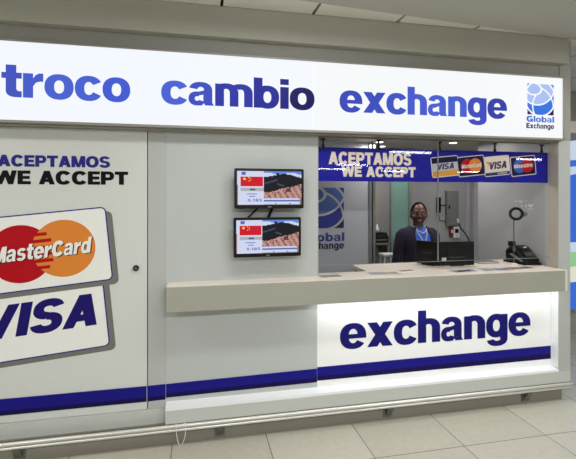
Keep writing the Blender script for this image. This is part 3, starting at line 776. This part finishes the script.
lip = [hd((-.030 + .06*i/10, -.1005 + .012*abs(i/5-1)**2, -.052 + .010*abs(i/5-1)**2)) for i in range(11)]
lip2 = [hd((-.026 + .052*i/10, -.1005 + .011*abs(i/5-1)**2, -.066 + .018*abs(i/5-1)**2)) for i in range(11)]
mo.tube(lip, [.002+.003*(1-abs(i/5-1)) for i in range(11)], 8).tube(lip2, [.002+.004*(1-abs(i/5-1)) for i in range(11)], 8)
mo.build('lips', mat('lip_brown', (92, 40, 38), .35), PS, smooth=True, local=True)
te = B()
ta = [Vector(p) + Vector((0, 0, -.001)) for p in lip[2:9]]; tb = [Vector(p) for p in lip2[2:9]]
te.add(ta + tb, [(i, i+1, i+8, i+7) for i in range(6)]); te.build('teeth', mat('teeth_white', (232, 226, 216), .3), PS, local=True, solid=.003)
gs = B()
for s in (-1, 1):
    gs.tube([hd((s*.033 + .024*math.cos(2*PI*i/20), -.098 + .010*(abs(s*.033 + .024*math.cos(2*PI*i/20))/.057)**2, .010 + .017*math.sin(2*PI*i/20))) for i in range(21)], .0017, 6)
    gs.tube([hd((s*.057, -.088, .014)), hd((s*.078, -.03, .014)), hd((s*.078, .01, .006))], .0016, 6)
gs.tube([hd((-.009, -.098, .012)), hd((.009, -.098, .012))], .0016, 6)
gs.build('glasses', mat('glasses_metal', (70, 66, 62), .5, .2), PS, smooth=True, local=True)
# blouse, jacket, trousers, shoes
bl = B().loft([(0, .008, .84, .180, .130), (0, .008, .92, .178, .126), (0, .006, 1.00, .148, .108), (0, -.004, 1.10, .152, .116), (0, -.004, 1.19, .164, .118), (0, .006, 1.255, .162, .096), (0, .010, 1.295, .110, .074), (0, .010, 1.318, .078, .060)], 32)
lift(bl).build('blouse', mat('blouse_blue', (44, 110, 226), .6), PS, smooth=True, local=True)
ja = B(); RG = [(0, .012, .80, .196, .150, .36), (0, .012, .92, .190, .146, .36), (0, .008, 1.02, .168, .130, .40), (0, -.002, 1.11, .172, .134, .46), (0, -.002, 1.19, .184, .134, .46), (0, .008, 1.25, .190, .108, .44), (0, .014, 1.290, .145, .086, .42), (0, .016, 1.318, .092, .076, .55)]
n = 36; vs = []
for (cx, cy, z, rx, ry, g) in RG:
    for j in range(n+1):
        t = -PI/2 + g + (2*PI - 2*g)*j/n
        vs.append((cx + rx*math.cos(t), cy + ry*math.sin(t), z))
ja.add(vs, [(i*(n+1)+j, i*(n+1)+j+1, (i+1)*(n+1)+j+1, (i+1)*(n+1)+j) for i in range(len(RG)-1) for j in range(n)])
M_jack = mat('jacket_navy', (23, 12, 46), .85, speck=.1, scale=200)
jo = lift(ja).build('jacket', M_jack, PS, smooth=True, local=True, solid=.010)
for s in (-1, 1):
    sh, el, wr = ARM[s]
    b = B(); limb(b, [sh + Vector((-s*.03, 0, .004)), sh + Vector((s*.002, 0, -.03)), (sh+el)/2 + Vector((s*.006, 0, 0)), el + Vector((s*.004, .004, 0)), (el+wr)/2, el*.18 + wr*.82], [.054, .066, .060, .056, .048, .038], 18)
    lift(b).build('sleeve', M_jack, jo, smooth=True, local=True)
nk = B()
for s in (-1, 1):
    nk.tube([(s*.062, -.02, 1.325), (s*.058, -.060, 1.29), (s*.040, -.098, 1.245), (s*.015, -.122, 1.195), (0, -.126, 1.170)], .0055, 8)
    nk.tube([(s*.060, -.036, 1.32), (s*.045, -.078, 1.285), (0, -.098, 1.262)], .006, 8)
nk.box(-.022, .022, -.134, -.128, 1.105, 1.170)
lift(nk).build('lanyard', mat('lanyard_white', (214, 214, 212), .4), PS, local=True)
tr = B().loft([(0, .01, .94, .150, .118), (0, .01, .86, .182, .132), (0, .01, .78, .184, .126)], 28)
for s in (-1, 1): tr.loft([(s*.092, .01, .82, .095, .118), (s*.096, .002, .64, .088, .095), (s*.096, .006, .45, .072, .074), (s*.098, .015, .25, .068, .070), (s*.098, .02, .05, .066, .072)], 20)
tr.build('trousers', mat('trouser_dark', (26, 22, 34), .7), PS, smooth=True, local=True)
for s in (-1, 1):
    B().loft([(s*.098, -.03, 0, .042, .125), (s*.098, -.03, .025, .043, .126), (s*.098, -.015, .055, .038, .10), (s*.098, .03, .09, .034, .05)], 20).build('shoe', M_black, PS, smooth=True, local=True)

# ------------------------------------------------------------------ lit advertisement beyond the kiosk
AD = thing('lit_poster', (5.3, 1.40, .30), 'tall backlit blue poster on the far wall past the kiosk', 'poster')
B().box(4.10, 6.5, 1.385, 1.42, .28, 2.36).build('frame', M_alu, AD, bevel=.004)
ad = B(); pf = front(1.383)
face(ad, rect(4.13, 6.47, .31, 2.33), pf, 0)
pf = front(1.382)
face(ad, [(4.13, 1.86), (6.47, 2.30), (6.47, 2.33), (4.13, 2.33)], pf, 1)
face(ad, [(4.13, 1.98), (6.47, 2.20), (6.47, 2.25), (4.13, 2.06)], front(1.381), 0)
face(ad, [(4.13, .80), (6.47, .95), (6.47, 1.08), (4.13, .98)], pf, 2)
face(ad, [(4.13, .62), (6.47, .74), (6.47, .95), (4.13, .80)], pf, 3)
face(ad, [(4.13, .98), (6.47, 1.08), (6.47, 1.16), (4.13, 1.10)], pf, 1)
ad.build('picture', [emat('ad_blue', (58, 112, 222), .9), emat('ad_pale', (206, 220, 240), .9), emat('ad_green', (150, 208, 150), .9), emat('ad_cream', (232, 232, 214), .9)], AD)

# ------------------------------------------------------------------ hall lights
M_tube = emat('tube_glow', (250, 252, 255), 36.0)
M_tube2 = emat('tube_glow_near', (250, 252, 255), 4.0)
def fixture(x, y, label, power, tube=M_tube):
    t = thing('ceiling_light', (x, y, 2.885), label, 'ceiling light', 'fluorescent lights on the hall ceiling')
    B().box(x-.65, x+.65, y-.09, y+.09, 2.855, 2.885).build('housing', M_white, t)
    B().tube([(x-.6, y, 2.825), (x+.6, y, 2.825)], .032, 10).build('tube', tube, t)
    if power:
        l = bpy.data.lights.new('hall_lamp', 'AREA'); l.shape = 'RECTANGLE'; l.size = 1.25; l.size_y = .25; l.energy = power; l.color = (1, 1, .985)
        o = bpy.data.objects.new('hall_lamp', l); o.location = (x, y, 2.785); COL.objects.link(o)
NEAR = [(-2.3, -1.05), (.6, -1.05), (3.5, -1.05), (-2.3, -4.2), (.6, -4.2), (3.5, -4.2), (6.2, -1.05)]
for i, (x, y) in enumerate(NEAR): fixture(x, y, 'fluorescent tube light on the hall ceiling in front of kiosk', 18 if y > -2 else 82, M_tube2)
for i, (x, y) in enumerate([(5.62, -7.5), (5.76, -14.6), (5.77, -12.2), (12.9, -15.5), (10.5, -8.7), (9.0, -15.5), (1.0, -8.5)]): fixture(x, y, 'fluorescent tube light on the ceiling deep in the hall', 3)
# light strip tucked under the counter edge, washing the sign panel
l = bpy.data.lights.new('counter_strip', 'AREA'); l.shape = 'RECTANGLE'; l.size = 1.94; l.size_y = .03; l.energy = 3.2; l.color = (.95, .98, 1)
o = bpy.data.objects.new('counter_strip', l); o.location = (1.84, -.03, .910); o.rotation_euler = (math.radians(12), 0, 0); COL.objects.link(o)

w = bpy.data.worlds.new('world'); sc.world = w; w.use_nodes = True
w.node_tree.nodes['Background'].inputs[0].default_value = (.5, .5, .48, 1); w.node_tree.nodes['Background'].inputs[1].default_value = .3

# ------------------------------------------------------------------ camera
cd = bpy.data.cameras.new('camera'); cd.sensor_fit = 'HORIZONTAL'; cd.sensor_width = 36; cd.lens = 435/576*36
cd.shift_y = -(229.5-196.5)/576; cd.clip_start = .05
co = bpy.data.objects.new('camera', cd); COL.objects.link(co)
co.location = (0, -2.95, 1.65); co.rotation_euler = (PI/2, 0, -math.atan(94/435))
sc.camera = co
sc.view_settings.view_transform = 'Standard'; sc.view_settings.look = 'None'; sc.view_settings.exposure = 0; sc.view_settings.gamma = 1
sc.view_settings.use_curve_mapping = False
